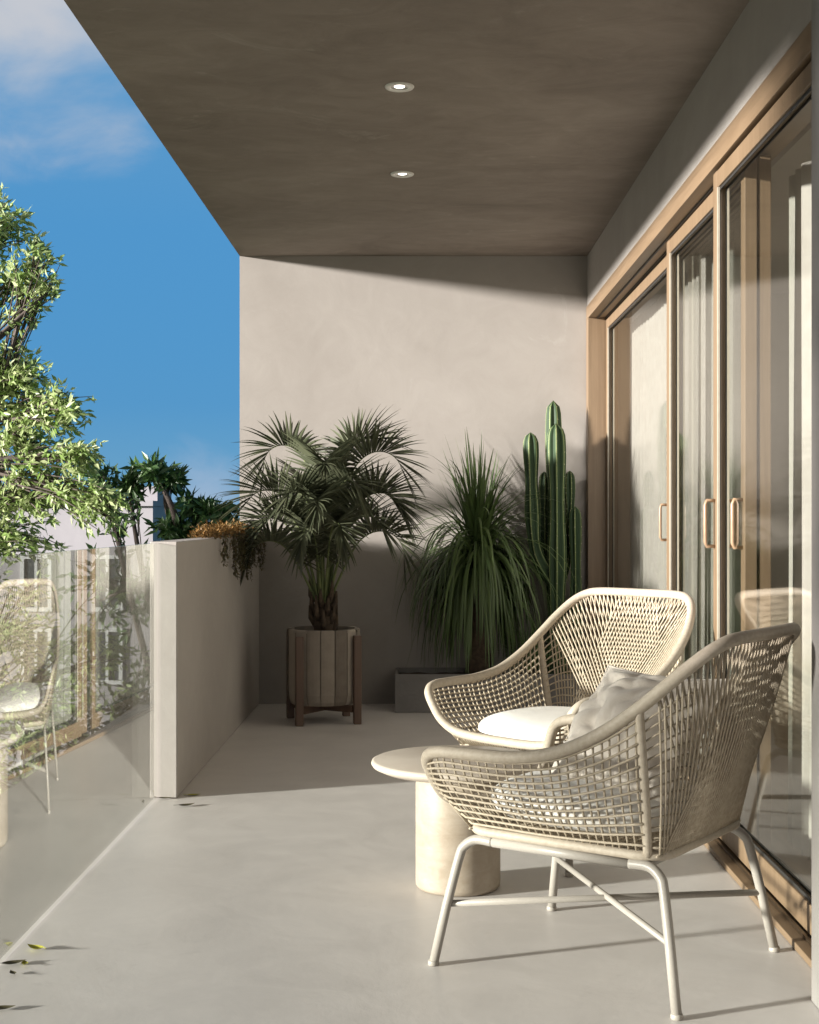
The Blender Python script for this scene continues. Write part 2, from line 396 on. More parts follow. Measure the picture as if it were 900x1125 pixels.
sliding_door(1.126, 4.635, 6.22, 'glass sliding door stacked directly behind the middle one', [])
sliding_door(1.126, 6.30, 8.452, 'farthest glass sliding door, next to the cactus and the oak jamb', [(6.34,-1)])

# the room behind the doors
m = MB(); m.box(1.215, 4.2, 1.0, 9.4, -0.25, 0.004); tag(m.build('room_floor', M['roomfloor']), kind='structure')
m = MB(); m.box(1.302, 4.2, 1.0, 9.4, 2.62, 2.75); tag(m.build('room_ceiling', M['room']), kind='structure')
m = MB()
m.box(4.0, 4.2, 1.0, 9.4, 0.004, 2.62); m.box(1.302, 4.0, 9.2, 9.4, 0.004, 2.62); m.box(1.302, 4.0, 1.0, 1.2, 0.004, 2.62)
tag(m.build('room_wall', M['room']), 'plain plaster walls of the room seen dimly through the door glass', 'wall')
def curtain(y0, y1, x, label, seed):
    r = random.Random(seed); ph = r.random()*6; n = max(4, int((y1-y0)/0.085))
    def fn(u, v):
        y = y0+(y1-y0)*u
        a = 0.017+0.006*math.sin(u*9+ph)
        return (x+a*math.sin(2*math.pi*n*u+ph+0.5*math.sin(v*2.2+u*11))*(0.65+0.35*(1-v)), y+0.012*math.sin(v*3+u*17), 0.02+2.30*v)
    m = MB(); m.grid(fn, n*12+1, 12)
    tag(m.build('curtain', M['curtain']), label, 'curtain', 'sheer curtains behind the doors')
curtain(7.05, 8.50, 1.285, 'sheer pale curtain behind the farthest sliding door', 1)
curtain(5.72, 6.72, 1.285, 'narrow sheer curtain seen through the middle sliding door', 2)
curtain(4.22, 4.86, 1.285, 'sheer curtain behind the nearest sliding door by the pillar', 3)

# downlights
def downlight(px, py, label):
    Y = F*(HC-H)/(VY-py); X = (px-VX)*Y/F
    t = thing('downlight', (X, Y, HC), label, 'ceiling light', 'recessed ceiling downlights')
    m = MB(); m.lathe([(0.034,-0.0035),(0.040,-0.007),(0.052,-0.006),(0.055,-0.002),(0.055,0.0)], n=40, cap=False); m.build('trim_ring', M['trim'], t)
    m = MB(); m.lathe([(0.034,-0.0035),(0.031,-0.0012),(0.020,-0.0008)], n=32, cap=False); m.build('reflector', M['reflector'], t)
    m = MB(); m.lathe([(0.0001,-0.0012),(0.0195,-0.0012),(0.0195,-0.0004)], n=24, cap=False); m.build('lens', M['lamp'], t)
downlight(439, 95, 'round recessed ceiling downlight closer to the viewer, glowing softly')
downlight(442, 191, 'round recessed ceiling downlight closer to the far end wall')

# ------------------------------------------------------------------ armchairs
def rounded_rect(hx, hy, r, z, n=5):
    P = []
    for (sx, sy, a0) in ((1,1,0),(-1,1,90),(-1,-1,180),(1,-1,270)):
        for i in range(n+1):
            a = R(a0+90*i/n); P.append(Vector((sx*(hx-r)+r*math.cos(a), sy*(hy-r)+r*math.sin(a), z)))
    return P
def make_chair():
    t = thing('armchair', (0,0,0), 'x', 'armchair', 'cord woven armchairs')
    # four tube legs, continuous with the seat rails
    HX, HY, ZF = 0.252, 0.275, 0.322
    for sx in (1,-1):
        for sy in (1,-1):
            m = MB(); P = [(sx*0.303, sy*0.335, 0.004), (sx*0.282, sy*0.309, 0.15), (sx*0.262, sy*0.284, 0.272), (sx*0.256, sy*0.272, 0.302), (sx*0.250, sy*0.240, ZF), (sx*0.250, sy*0.19, ZF)]
            P = [P[0], P[1]] + catmull(P[1:], 6)[1:]
            m.tube(P, 0.0125, 12); lg = m.build('leg', M['metal'], t)
            m = MB(); m.lathe([(0.0135,0.0),(0.0145,0.002),(0.0145,0.010),(0.0128,0.013)], c=(sx*0.303, sy*0.335, 0.0005), n=16); m.build('foot_cap', M['metal'], lg)
    m = MB()
    for sx in (1,-1): m.tube([(sx*0.25,0.1895,ZF),(sx*0.25,-0.1895,ZF)], 0.0124, 12)
    for sy in (1,-1): m.tube([(0.240,sy*0.235,ZF+.004),(-0.240,sy*0.235,ZF+.004)], 0.010, 10)
    m.build('seat_rail', M['metal'], t)
    for s in (1,-1):
        m = MB(); z = 0.158+0.002*s
        m.tube([(0.281,s*0.308,z),(0.0,0.0,z),(-0.281,-s*0.308,z)], 0.0085, 10); m.build('stretcher', M['metal'], t)
    # rim loop
    half = [(0,0.318,0.392),(0.12,0.320,0.394),(0.21,0.325,0.405),(0.268,0.335,0.440),(0.305,0.342,0.492),(0.330,0.336,0.532),(0.343,0.295,0.552),
            (0.345,0.20,0.556),(0.345,0.08,0.560),(0.341,-0.04,0.582),(0.334,-0.15,0.632),(0.322,-0.25,0.702),(0.302,-0.325,0.768),(0.268,-0.385,0.824),(0.225,-0.418,0.852),(0.17,-0.430,0.860),(0.08,-0.437,0.861),(0,-0.439,0.861)]
    loop = half + [(-x,y,z) for (x,y,z) in half[-2:0:-1]]
    rim = catmull(loop, 6, True)
    m = MB(); m.tube(rim, 0.0155, 12, closed=True); m.build('rim', M['rim'], t)
    bot = rounded_rect(0.252, 0.272, 0.07, 0.345)
    m = MB(); m.tube(bot, 0.012, 10, closed=True); m.build('base_ring', M['rim'], t)
    H1 = [Vector(p) for p in half]
    arm = catmull(H1[5:12], 6)                 # tip -> post top
    for s in (1,-1):
        mir = lambda p: Vector((p.x*s, p.y, p.z))
        m = MB(); m.tube(catmull([mir(Vector(p)) for p in ((0.246,-0.235,0.345),(0.278,-0.246,0.46),(0.304,-0.250,0.58),(0.323,-0.250,0.702))], 5), 0.011, 10)
        m.build('post', M['rim'], t)
        # side panel: grid of cords
        top = resample(arm, 40); bo = [Vector((0.250, 0.262-0.50*i/39, 0.345)) for i in range(40)]
        bo[0] = Vector((0.225,0.285,0.36))
        frontc = catmull([(0.20,0.300,0.362),(0.262,0.325,0.43),(0.305,0.338,0.488),(0.330,0.336,0.532)], 6)
        def S(u, v):
            b = sample(bo, u); tp = sample(top, u); p = b.lerp(tp, v)
            p.x += 0.018*math.sin(math.pi*v)
            fr = sample(frontc, v); l0 = bo[0].lerp(top[0], v); w = (1-u)**3
            return p+(fr-l0)*w*0.9
        m = MB()
        nrow = 13
        for k in range(1, nrow):
            v = k/nrow; j = rnd.uniform(-.006,.006)
            m.tube([mir(S(u/20, v+j*math.sin(u*0.9))+Vector((0.0025,0,0))) for u in range(21)], 0.0034, 5)
        ncol = 25
        for k in range(0, ncol):
            u = (k+0.5)/ncol; u += rnd.uniform(-.004,.004)
            for d in (0.0,):
                m.tube([mir(S(u+d, v/7)-Vector((0.0028,0,0))) for v in range(8)], 0.0030, 5)
        m.build('side_weave', M['cord'], t)
    # back panel
    tb = catmull(H1[11:], 8); tb = [Vector(p) for p in tb]
    topc = resample([Vector((-p.x,p.y,p.z)) for p in tb] + tb[-2::-1], 81)
    bb = [Vector((-0.248,-0.235,0.35)),Vector((-0.250,-0.25,0.35)),Vector((-0.235,-0.266,0.35)),Vector((-0.18,-0.274,0.35)),Vector((0,-0.276,0.35))]
    botc = resample(bb + [Vector((-p.x,p.y,p.z)) for p in bb[-2::-1]], 81)
    def cord(a, b, r=0.0029, off=0.0, bow=0.02):
        p, q = sample(botc, a), sample(topc, b); out = []
        for i in range(9):
            v = i/8; c = p.lerp(q, v); n_ = Vector((0, -1, 0.35)).normalized()
            c = c + n_*(bow*math.sin(math.pi*v)*(1-abs(a+b-1)) + off*math.sin(math.pi*min(1, v*1.0)))
            out.append(c)
        m.tube(out, r, 5)
    m = MB()
    nb = 46
    for i in range(nb):
        a = 0.06+0.88*i/(nb-1); cord(a, a+rnd.uniform(-.002,.002), off=0.003)
    for i in range(30):
        a = 0.08+0.52*i/29; cord(a, min(0.97, a+0.34), off=-0.002)
        cord(1-a, max(0.03, 1-a-0.34), off=-0.006)
    for s in (0, 1):                               # side bands beside the posts
        for k in range(14):
            v = 0.05+0.9*k/14; out = []
            for i in range(6):
                a = 0.0+0.19*i/5; a = a if s == 0 else 1-a
                out.append(sample(botc, a).lerp(sample(topc, a), v-0.05*(i/5)**2))
            m.tube(out, 0.0028, 5)
    m.build('back_weave', M['cord'], t)
    # seat deck and front band
    m = MB()
    for k in range(26):
        x = -0.238+0.476*k/25; m.tube([(x,0.268,0.347),(x,0.0,0.338),(x,-0.268,0.347)], 0.0032, 5)
    for k in range(24):
        y = -0.26+0.52*k/23; m.tube([(-0.25,y,0.347),(0,y,0.342),(0.25,y,0.347)], 0.0030, 5)
    m.build('seat_weave', M['cord'], t)
    m = MB(); fr = resample(catmull(H1[0:4], 6), 24)
    for s in (1,-1):
        for k in range(24):
            p = fr[k]; q = Vector((min(0.240, p.x*0.93), 0.272 if p.x < 0.2 else 0.262, 0.347))
            m.tube([(s*p.x,p.y,p.z),(s*(p.x*.5+q.x*.5), (p.y+q.y)/2+0.004, (p.z+q.z)/2),(s*q.x,q.y,q.z)], 0.003, 5)
    m.build('front_weave', M['cord'], t)
    return t
chair = make_chair()
chair.location = (0.4815, 3.602, 0); chair.rotation_euler.z = R(55)
chair['label'] = 'cord woven armchair in the foreground, turned away, with a beige pillow in it'
c2 = copy_tree(chair); c2.location = (0.50, 4.875, 0); c2.rotation_euler.z = R(134.4)
c2['label'] = 'cord woven armchair behind the stone table, facing the glass, its white cushion showing'
def placed(o, ch, loc, rx=0, ry=0, rz=0):
    Mx = Matrix.Translation(ch.location) @ Matrix.Rotation(ch.rotation_euler.z, 4, 'Z') @ Matrix.Translation(Vector(loc)) @ Matrix.Rotation(rz, 4, 'Z') @ Matrix.Rotation(rx, 4, 'X') @ Matrix.Rotation(ry, 4, 'Y')
    o.matrix_world = Mx; return o
def make_cushion(seed):
    def fn(u, v):
        a = 2*math.pi*u; vv = (v-0.5)*math.pi
        e = 2.6; ca, sa = math.cos(a), math.sin(a)
        rr = 1/((abs(ca)**e+abs(sa)**e)**(1/e))
        w = abs(math.cos(vv))**0.55; z = math.copysign(abs(math.sin(vv))**0.8, math.sin(vv))
        x = 0.240*rr*ca*w; y = 0.272*rr*sa*w; zz = 0.058*z*(1.0-0.08*(w))
        d = noise.noise(Vector((x*6, y*6, seed)))*0.006
        return (x, y, zz+0.058+(d if z > 0 else 0))
    m = MB(); m.grid(fn, 72, 24, closeu=True); return m.build('seat_cushion', M['cushion'])
o = placed(make_cushion(1.0), chair, (0, 0.02, 0.353)); tag(o, 'white seat cushion in the foreground armchair, glimpsed through the woven side', 'cushion', 'white seat cushions')
o = placed(make_cushion(4.0), c2, (0, 0.03, 0.353)); tag(o, 'rounded white seat cushion in the armchair behind the table', 'cushion', 'white seat cushions')
def make_pillow():
    w = 0.215; n = 56
    m = MB()
    def prof(side):
        nzs = 0.8
        def fn(u, v):
            x, y = 2*u-1, 2*v-1
            e = (1-abs(x)**2)*(1-abs(y)**2); h = 0.108*max(0, e)**0.72
            pin = 1-0.09*(1-abs(x)**2)*abs(y)**3-0.0
            pin2 = 1-0.09*(1-abs(y)**2)*abs(x)**3
            cr = 0.0
            for (cx, cy) in ((1,1),(-1,1),(1,-1),(-1,-1)):
                dx, dy = x-cx, y-cy; r_ = math.hypot(dx, dy); th = math.atan2(dy, dx)
                cr += 0.020*math.sin(th*13+r_*4+cx*2+cy)*math.exp(-r_*1.5)*min(1, r_*3)
            nz = noise.noise(Vector((x*2.2, y*2.2, side*3+7)))*0.022+noise.noise(Vector((x*4+y*3, y*4, side*5+2)))*0.012
            q = noise.noise(Vector((x*2.6+y*1.2+3, y*2.6-x*1.5, side*2.0))); nz -= 0.020*max(0, 1-abs(q)*4)*(0.4+0.6*abs(noise.noise(Vector((x*1.7, y*1.7, 9)))*2))
            return (x*w*pin2, y*w*pin, side*(h+(cr+nz)*nzs*min(1, e*3)))
        return fn
    m.grid(prof(1), n, n); m.grid(prof(-1), n, n)
    b = MB()
    fn = prof(1)
    edge = [Vector(fn(i/30, 0)) for i in range(31)]+[Vector(fn(1, i/30)) for i in range(1,31)]+[Vector(fn(1-i/30, 1)) for i in range(1,31)]+[Vector(fn(0, 1-i/30)) for i in range(1,30)]
    b.tube(edge, 0.0035, 6, closed=True)
    o = m.build('pillow', M['pillow']); b.build('piping', M['pillow'], o); return o
p = make_pillow(); placed(p, chair, (-0.035, -0.135, 0.615), rx=R(-68), rz=R(4))
p.rotation_mode = 'XYZ'
placed(p, chair, (0.055, -0.045, 0.565), rx=R(131), rz=R(74))
tag(p, 'square beige scatter pillow leaning in the corner of the foreground armchair', 'pillow')

# ------------------------------------------------------------------ side table
tb = thing('side_table', (0.116, 4.30, 0), 'round travertine side table with a drum pedestal beside the armchairs', 'table')
m = MB()
m.lathe([(0.0001,0.0015),(0.122,0.0015),(0.130,0.010),(0.131,0.02),(0.131,0.318),(0.128,0.334),(0.116,0.348),(0.095,0.354),(0.0001,0.354)], n=64); m.build('pedestal', M['stone'], tb)
m = MB()
m.lathe([(0.0001,0.3545),(0.16,0.3545),(0.235,0.362),(0.262,0.374),(0.268,0.383),(0.266,0.391),(0.258,0.395),(0.0001,0.395)], n=80); m.build('table_top', M['stone_top'], tb)

# ------------------------------------------------------------------ fan palm, its pot and stand
PC = Vector((-0.546, 7.83, 0))
pot = thing('plant_pot', (PC.x, PC.y, 0.105), 'round stave pot in greys and browns holding the fan palm', 'pot')
m = MB(); ns = 16
for k in range(ns):
    a0, a1 = 2*math.pi*(k+0.03)/ns, 2*math.pi*(k+0.97)/ns
    A = [a0+(a1-a0)*i/4 for i in range(5)]
    vs = []; r0, r1 = 0.205+rnd.uniform(-.002,.002), 0.18
    def rz(z): return -0.02*max(0, 1-z/0.06)**2
    zs = [0, 0.02, 0.06, 0.41, 0.417]
    for z in zs:
        for a in A: rr = r0+rz(z)-(0.004 if z > .411 else 0); vs.append((rr*math.cos(a), rr*math.sin(a), z))
    fs = [(i*5+j, i*5+j+1, (i+1)*5+j+1, (i+1)*5+j) for i in range(4) for j in range(4)]
    b = len(vs)
    for a in A: vs.append((r1*math.cos(a), r1*math.sin(a), 0.417))
    for a in A: vs.append((r1*math.cos(a), r1*math.sin(a), 0.0))
    fs += [(20+j, 21+j, b+j+1, b+j) for j in range(4)] + [(b+j, b+j+1, b+6+j, b+5+j) for j in range(4)]
    m.add(vs, fs, False)
m.lathe([(0.0001,0.002),(0.183,0.002),(0.19,0.02),(0.19,0.40)], n=40, cap=False)
m.build('staves', M['stave'], pot)
m = MB(); m.lathe([(0.0001,0.385),(0.1,0.39),(0.19,0.38)], n=30, cap=False); m.build('soil', M['soil'], pot)
st = thing('plant_stand', (PC.x, PC.y, 0), 'reddish wooden four-legged stand carrying the stave pot', 'plant stand', rz=R(14))
for k in range(4):
    a = R(45+90*k); x, y = 0.229*math.cos(a), 0.229*math.sin(a)
    m = MB(); m.box(x-0.021, x+0.021, y-0.021, y+0.021, 0.0, 0.49); m.build('leg', M['wood_dark'], st, bevel=0.004)
for k in range(2):
    a = R(45+90*k); c, s_ = math.cos(a), math.sin(a); z = 0.066+0.0
    m = MB(); L_ = 0.205; w = 0.018
    if k == 1: pass
    q = [(-L_,-w),(L_,-w),(L_,w),(-L_,w)]; zb = 0.062 if k == 0 else 0.063; zt = 0.103 if k == 0 else 0.102
    vs = [(x*c-y*s_, x*s_+y*c, zz) for zz in (zb, zt) for x, y in q]
    m.add(vs, [(0,3,2,1),(4,5,6,7),(0,1,5,4),(1,2,6,5),(2,3,7,6),(3,0,4,7)]); m.build('cross_bar', M['wood_dark'], st)

palm = thing('fan_palm', (PC.x, PC.y, 0.49), 'fan palm with drooping comb-like fronds in the stave pot', 'palm')
m = MB()
m.tube([(0,0,0),(0.005,0,0.07),(0.0,0.005,0.15),(0,0,0.22)], [0.062,0.066,0.058,0.035], 14)
for k in range(20):
    a = k*2.4; z = 0.02+0.0095*k; r0 = 0.055; d = Vector((math.cos(a), math.sin(a), 0))
    P = [d*r0+Vector((0,0,z)), d*(r0+0.028)+Vector((0,0,z+0.035)), d*(r0+0.034)+Vector((0,0,z+0.085+rnd.uniform(0,.05)))]
    m.tube(P, [0.022,0.017,0.006], 6)
m.build('trunk', M['bark'], palm)
def frond(az, elev, plen, clen, droop, fan=0.33, nl=24, seed=0):
    r = random.Random(seed)
    d = Vector((math.cos(az), math.sin(az), 0)); side = Vector((-d.y, d.x, 0))
    m = MB(); e = elev; p = Vector((d.x*0.03, d.y*0.03, 0.15)); pts = [p.copy()]; n = 10
    for i in range(n):
        e -= R(9)/n; p = p+(d*math.cos(e)+Vector((0,0,math.sin(e))))*plen/n; pts.append(p.copy())
    m.tube(pts, [0.011-0.005*i/n for i in range(n+1)], 6, mi=1)
    cp = []; n2 = 18; ee = e
    for i in range(n2+1):
        t = -d*math.sin(ee); tang = d*math.cos(ee)+Vector((0,0,math.sin(ee)))
        cp.append((p.copy(), tang.copy())); ee -= droop/n2*(0.6+0.8*i/n2); p = p+tang*clen/n2
    m.tube([c[0] for c in cp], [0.006-0.0045*i/n2 for i in range(n2+1)], 5, mi=1)
    for i in range(nl):
        f = i/(nl-1); ff = f**0.85
        q = min(n2, ff*n2); k = min(int(q), n2-1); P0 = cp[k][0].lerp(cp[k+1][0], q-k); T = cp[k][1]
        up = side.cross(T)*-1; up = up if up.z > -2 else -up
        nrm = T.cross(side).normalized()
        if nrm.dot(Vector((0,0,1))) < 0 and i == 0: nrm = -nrm
        ang = R(128)*(1-f)**1.0+R(5)
        for sgn in (1,-1):
            a = ang+r.uniform(-.04,.04)
            ln = fan*(0.78+0.30*math.sin(math.pi*min(1, f*0.85+0.12)))*r.uniform(0.9,1.06)
            lift = 0.62
            dirn = (T*math.cos(a)+side*sgn*math.sin(a)*0.85+nrm*math.sin(a)*lift).normalized()
            wv = dirn.cross(nrm).normalized(); w = 0.0105
            segs = 5; vs = []; cpt = P0.copy(); dd = dirn.copy()
            for s_ in range(segs+1):
                tt = s_/segs; ww = w*(0.55+1.2*tt if tt < .35 else (1-((tt-.35)/.65)**1.4))*1.0+0.0006
                vs += [cpt-wv*ww, cpt+nrm*(-ww*0.5), cpt+wv*ww]
                dd = (dd+Vector((0,0,-1))*0.055*(0.3+tt*1.7)).normalized(); cpt = cpt+dd*ln/segs
            fs = []
            for s_ in range(segs):
                b = s_*3; fs += [(b,b+1,b+4,b+3),(b+1,b+2,b+5,b+4)]
            m.add(vs, fs, True, 0)
    return m.build('frond', [M['fan'], M['petiole']], palm)
FR = [ # azimuth deg (0 = right, 90 = away), elevation, petiole, costa, droop, leaflet length
    (180, 90, 0.74, 0.46, 185, .30), (190, 80, 0.50, 0.42, 130, .34), (200, 64, 0.32, 0.38, 140, .27),
    (-3, 84, 0.70, 0.48, 155, .32), (-12, 78, 0.50, 0.46, 150, .32), (-5, 68, 0.34, 0.48, 165, .27),
    (15, 88, 0.76, 0.34, 100, .31), (268, 82, 0.46, 0.36, 130, .28), (305, 84, 0.56, 0.38, 140, .28), (238, 84, 0.50, 0.36, 130, .28),
    (110, 80, 0.56, 0.38, 120, .28), (275, 88, 0.62, 0.34, 110, .30), (30, 76, 0.52, 0.42, 130, .30), (215, 78, 0.40, 0.36, 130, .29), (325, 74, 0.40, 0.40, 140, .28), (255, 78, 0.34, 0.36, 150, .27), (290, 78, 0.36, 0.38, 150, .27), (185, 74, 0.40, 0.40, 150, .28)]
palm.scale = (0.87, 0.92, 1.0)
for i, (az, el, pl, cl, dr, fan) in enumerate(FR): frond(R(az), R(el), pl, cl, R(dr), fan, 31, i+3)

# ------------------------------------------------------------------ planter with ponytail palm and cactus
m = MB()
x0, x1, y0, y1, zt = -0.150, 0.99, 8.16, 8.53, 0.225
m.box(x0, x1, y0, y0+0.02, 0.001, zt); m.box(x0, x1, y1-0.02, y1, 0.001, zt); m.box(x0, x0+0.02, y0+.02, y1-.02, 0.001, zt); m.box(x1-0.02, x1, y0+.02, y1-.02, 0.001, zt); m.box(x0+.02, x1-.02, y0+.02, y1-.02, 0.001, 0.03)
pb = thing('planter_box', ((x0+x1)/2, 8.34, 0), 'long low grey planter box on the floor against the end wall', 'planter')
part(m, 'box', M['box'], pb, bevel=0.003)
m = MB(); m.grid(lambda u, v: (x0+.02+(x1-x0-.04)*u, y0+.02+(y1-y0-.04)*v, 0.195+0.012*noise.noise(Vector((u*14, v*6, 3)))), 40, 14); part(m, 'soil', M['soil'], pb)

def strap_leaf(m, base, az, elev, ln, w, grav, r, segs=9, twist=0.0):
    d = Vector((math.cos(az)*math.cos(elev), math.sin(az)*math.cos(elev), math.sin(elev))); p = Vector(base); vs = []
    sd = Vector((-math.sin(az), math.cos(az), 0))
    for s_ in range(segs+1):
        t = s_/segs; ww = w*(1-t**2.2)*(0.75+0.5*min(1, t*4))+0.0005
        nn = d.cross(sd).normalized()
        vs += [p-sd*ww, p+nn*ww*0.35, p+sd*ww]
        d = (d+Vector((0,0,-1))*grav*(0.25+t*0.9)/segs*3).normalized(); p = p+d*ln/segs
        if p.y > YW-0.015: p.y = YW-0.015
        if p.x > 0.985: p.x = 0.985
        if p.z < 0.24: p.z = 0.24
    fs = []
    for s_ in range(segs):
        b = s_*3; fs += [(b,b+1,b+4,b+3),(b+1,b+2,b+5,b+4)]
    m.add(vs, fs, True)
PB = Vector((0.345, 8.34, 0.2))
pt = thing('ponytail_palm', PB, 'ponytail palm with a shaggy fountain of dark strap leaves in the grey planter', 'plant')
m = MB(); m.tube([(0,0,0),(0.01,0,0.12),(0,0,0.4),(0.0,0,0.72),(0.005,-0.01,0.80)], [0.085,0.07,0.04,0.036,0.03], 12); m.build('trunk', M['bark'], pt)
m = MB(); r = random.Random(5)
def world_leaf(base, *a, **k):
    strap_leaf(m, PB+Vector(base), *a, **k)
for k in range(640):
    az = r.uniform(0, 2*math.pi); q = r.random()
    if q < 0.12: el, ln, g = R(r.uniform(68, 88)), r.uniform(0.42, 0.70), r.uniform(0.02, 0.16)
    elif q < 0.32: el, ln, g = R(r.uniform(45, 76)), r.uniform(0.42, 0.64), r.uniform(0.3, 0.9)
    else: el, ln, g = R(r.uniform(-30, 55)), r.uniform(0.5, 0.86), r.uniform(1.4, 3.2)
    b = (r.uniform(-.03,.03), r.uniform(-.03,.03), 0.72+r.uniform(-0.16,.13))
    world_leaf(b, az, el, ln, r.uniform(0.0055,0.0085), g, r)
o = m.build('foliage', M['strap'], pt); o.location = -PB

def cactus_stem(parent, path, r, nrib, seed):
    rr = random.Random(seed); m = MB(); ribv = []
    P = resample(catmull(path, 8), 46); n = nrib*6; k = len(P); vs = []; ph = rr.random()
    u = Vector((1,0,0)); areoles = []
    for i, p in enumerate(P):
        T = (P[min(i+1,k-1)]-P[max(i-1,0)]).normalized(); u = (u-T*u.dot(T)).normalized(); w = T.cross(u)
        d_end = (P[-1]-p).length
        taper = math.sqrt(max(0.0, 1-max(0, 1-d_end/(r*1.5))**2)) if d_end < r*1.5 else 1
        taper = max(taper, 0.03)*(0.9+0.1*math.sin(i*0.35+ph))
        for j in range(n):
            a = 2*math.pi*j/n+ph; c = 0.5+0.5*math.cos(nrib*(a-ph)); c = c**0.8
            rad = r*taper*(0.62+0.38*c); vs.append(p+(u*math.cos(a)+w*math.sin(a))*rad); ribv.append(c**5)
            if j % 6 == 0 and i % 2 == 0 and i > 1: areoles.append((p+(u*math.cos(a)+w*math.sin(a))*rad*1.0, (u*math.cos(a)+w*math.sin(a)), T))
    fs = [(i*n+j, i*n+(j+1) % n, (i+1)*n+(j+1) % n, (i+1)*n+j) for i in range(k-1) for j in range(n)]
    fs.append(tuple((k-1)*n+j for j in range(n)))
    m.add(vs, fs, True)
    for (p, d, T) in areoles:
        sd = d.cross(T)
        for q in range(4):
            v = (d*rr.uniform(.5,1)+sd*rr.uniform(-1,1)+T*rr.uniform(-.8,.8)).normalized()*rr.uniform(.008,.015)
            e = v.cross(T).normalized()*0.0011
            m.add([p-e, p+e, p+v], [(0,1,2)], mi=1); ribv += [0, 0, 0]
    o = m.build('stem', [M['cactus'], M['spine']], parent)
    at_ = o.data.attributes.new('rib', 'FLOAT', 'POINT'); at_.data.foreach_set('value', ribv)

CB = Vector((0.78, 8.34, 0.2))
ca = thing('column_cactus', CB, 'tall ribbed column cactus with several upright arms beside the oak door jamb', 'cactus')
def cl(px, py, Y): return at(px, py, Y)-CB
cactus_stem(ca, [cl(612,757,8.30), cl(612,650,8.30), cl(612,560,8.30), cl(611,465,8.30)], 0.060, 7, 1)
cactus_stem(ca, [cl(610,757,8.42), cl(609,640,8.42), cl(609,540,8.42), cl(608,440,8.42)], 0.052, 6, 2)
cactus_stem(ca, [cl(609,640,8.34), cl(596,622,8.33), cl(588,600,8.33), cl(585,560,8.33), cl(583,475,8.33)], 0.049, 6, 3)
cactus_stem(ca, [cl(620,757,8.40), cl(632,735,8.38), cl(633,660,8.38), cl(632,556,8.38)], 0.043, 6, 4)
cactus_stem(ca, [cl(604,640,8.44), cl(598,600,8.44), cl(598,518,8.44)], 0.036, 6, 5)
cactus_stem(ca, [cl(615,640,8.45), cl(625,600,8.46), cl(626,517,8.46)], 0.034, 6, 6)

GB = at(584, 730, 8.22)
gt = thing('grass_plant', (GB.x, GB.y, 0.2), 'small tuft of fine arching grass-like leaves at the foot of the cactus', 'plant')
m = MB()
for k in range(170):
    strap_leaf(m, (GB.x+r.uniform(-.04,.04), GB.y+r.uniform(-.03,.03), 0.2+0.05), r.uniform(0, 6.283), R(r.uniform(25, 88)), r.uniform(0.2, 0.36), 0.0024, r.uniform(0.4, 1.0), r, 7)
o = m.build('foliage', M['fine'], gt); o.location = -Vector((GB.x, GB.y, 0.2))
m = MB(); m.tube([(0,0,-0.005),(0,0,0.06)], [0.02,0.012], 8); m.build('crown_base', M['bark'], gt)

# trailing plants on the parapet
def leaf_quad(m, p, d, up, ln, w, fold=0.3, mi=0):
    d = d.normalized(); s = d.cross(up); s = s.normalized() if s.length > 1e-4 else d.orthogonal().normalized(); n = s.cross(d)
    m.add([p, p+d*ln*0.45+s*w-n*0, p+d*ln-n*ln*0.12, p+d*ln*0.45-s*w, p+d*ln*0.5-n*w*fold], [(0,1,4),(1,2,4),(2,3,4),(3,0,4)], False, mi)
def rdir(r): 
    while True:
        v = Vector((r.uniform(-1,1), r.uniform(-1,1), r.uniform(-1,1)))
        if 0.1 < v.length < 1: return v.normalized()
specs = [(6.95, 0.34, 'orange tinted trailing plant on the parapet top, the mound closest to the viewer'), (7.50, 0.36, 'trailing brown and orange plant spilling over the middle of the parapet'), (8.08, 0.38, 'trailing plant spilling over the parapet next to the end wall')]
for i, (yc, hw, lab) in enumerate(specs):
    tp = thing('trailing_plant', (-1.04, yc, 1.044), lab, 'plant', 'trailing plants on the parapet')
    r = random.Random(40+i); m = MB(); hm = MB(); sm = MB()
    for k in range(1500):
        y = r.uniform(-hw, hw); x = r.uniform(-0.06, 0.075); z = abs(r.gauss(0.02, 0.022))*(1-0.5*abs(y)/hw)+0.003
        leaf_quad(m, Vector((x, y, z)), (Vector((0,0,0.5))+rdir(r)*0.9), Vector((0,0,1)), r.uniform(.014,.03), r.uniform(.004,.008))
    for k in range(26):
        if i == 0 and k > 8: break
        y = r.uniform(-hw, hw); ln = r.uniform(0.06, 0.24)*(0.6 if i == 0 else 1); x = 0.055+r.uniform(0.003,0.03)
        P = [Vector((0.02,y,0.015)), Vector((x,y,0.012))]
        for s_ in range(1, 7): P.append(Vector((x+0.010+0.008*math.sin(s_+k), y+0.01*math.sin(s_*1.3+k), -ln*s_/6)))
        hm.tube(P, 0.0018, 4, mi=1)
        for q in range(int(ln*230)):
            t = r.random(); p_ = sample(P, t)
            leaf_quad(hm, p_, rdir(r)+Vector((0.5,0,-0.3)), Vector((0,0,1)), r.uniform(.014,.028), r.uniform(.004,.008))
    m.build('mound', M['flower'], tp); hm.build('hanging_leaves', [M['hang'], M['bark']], tp)

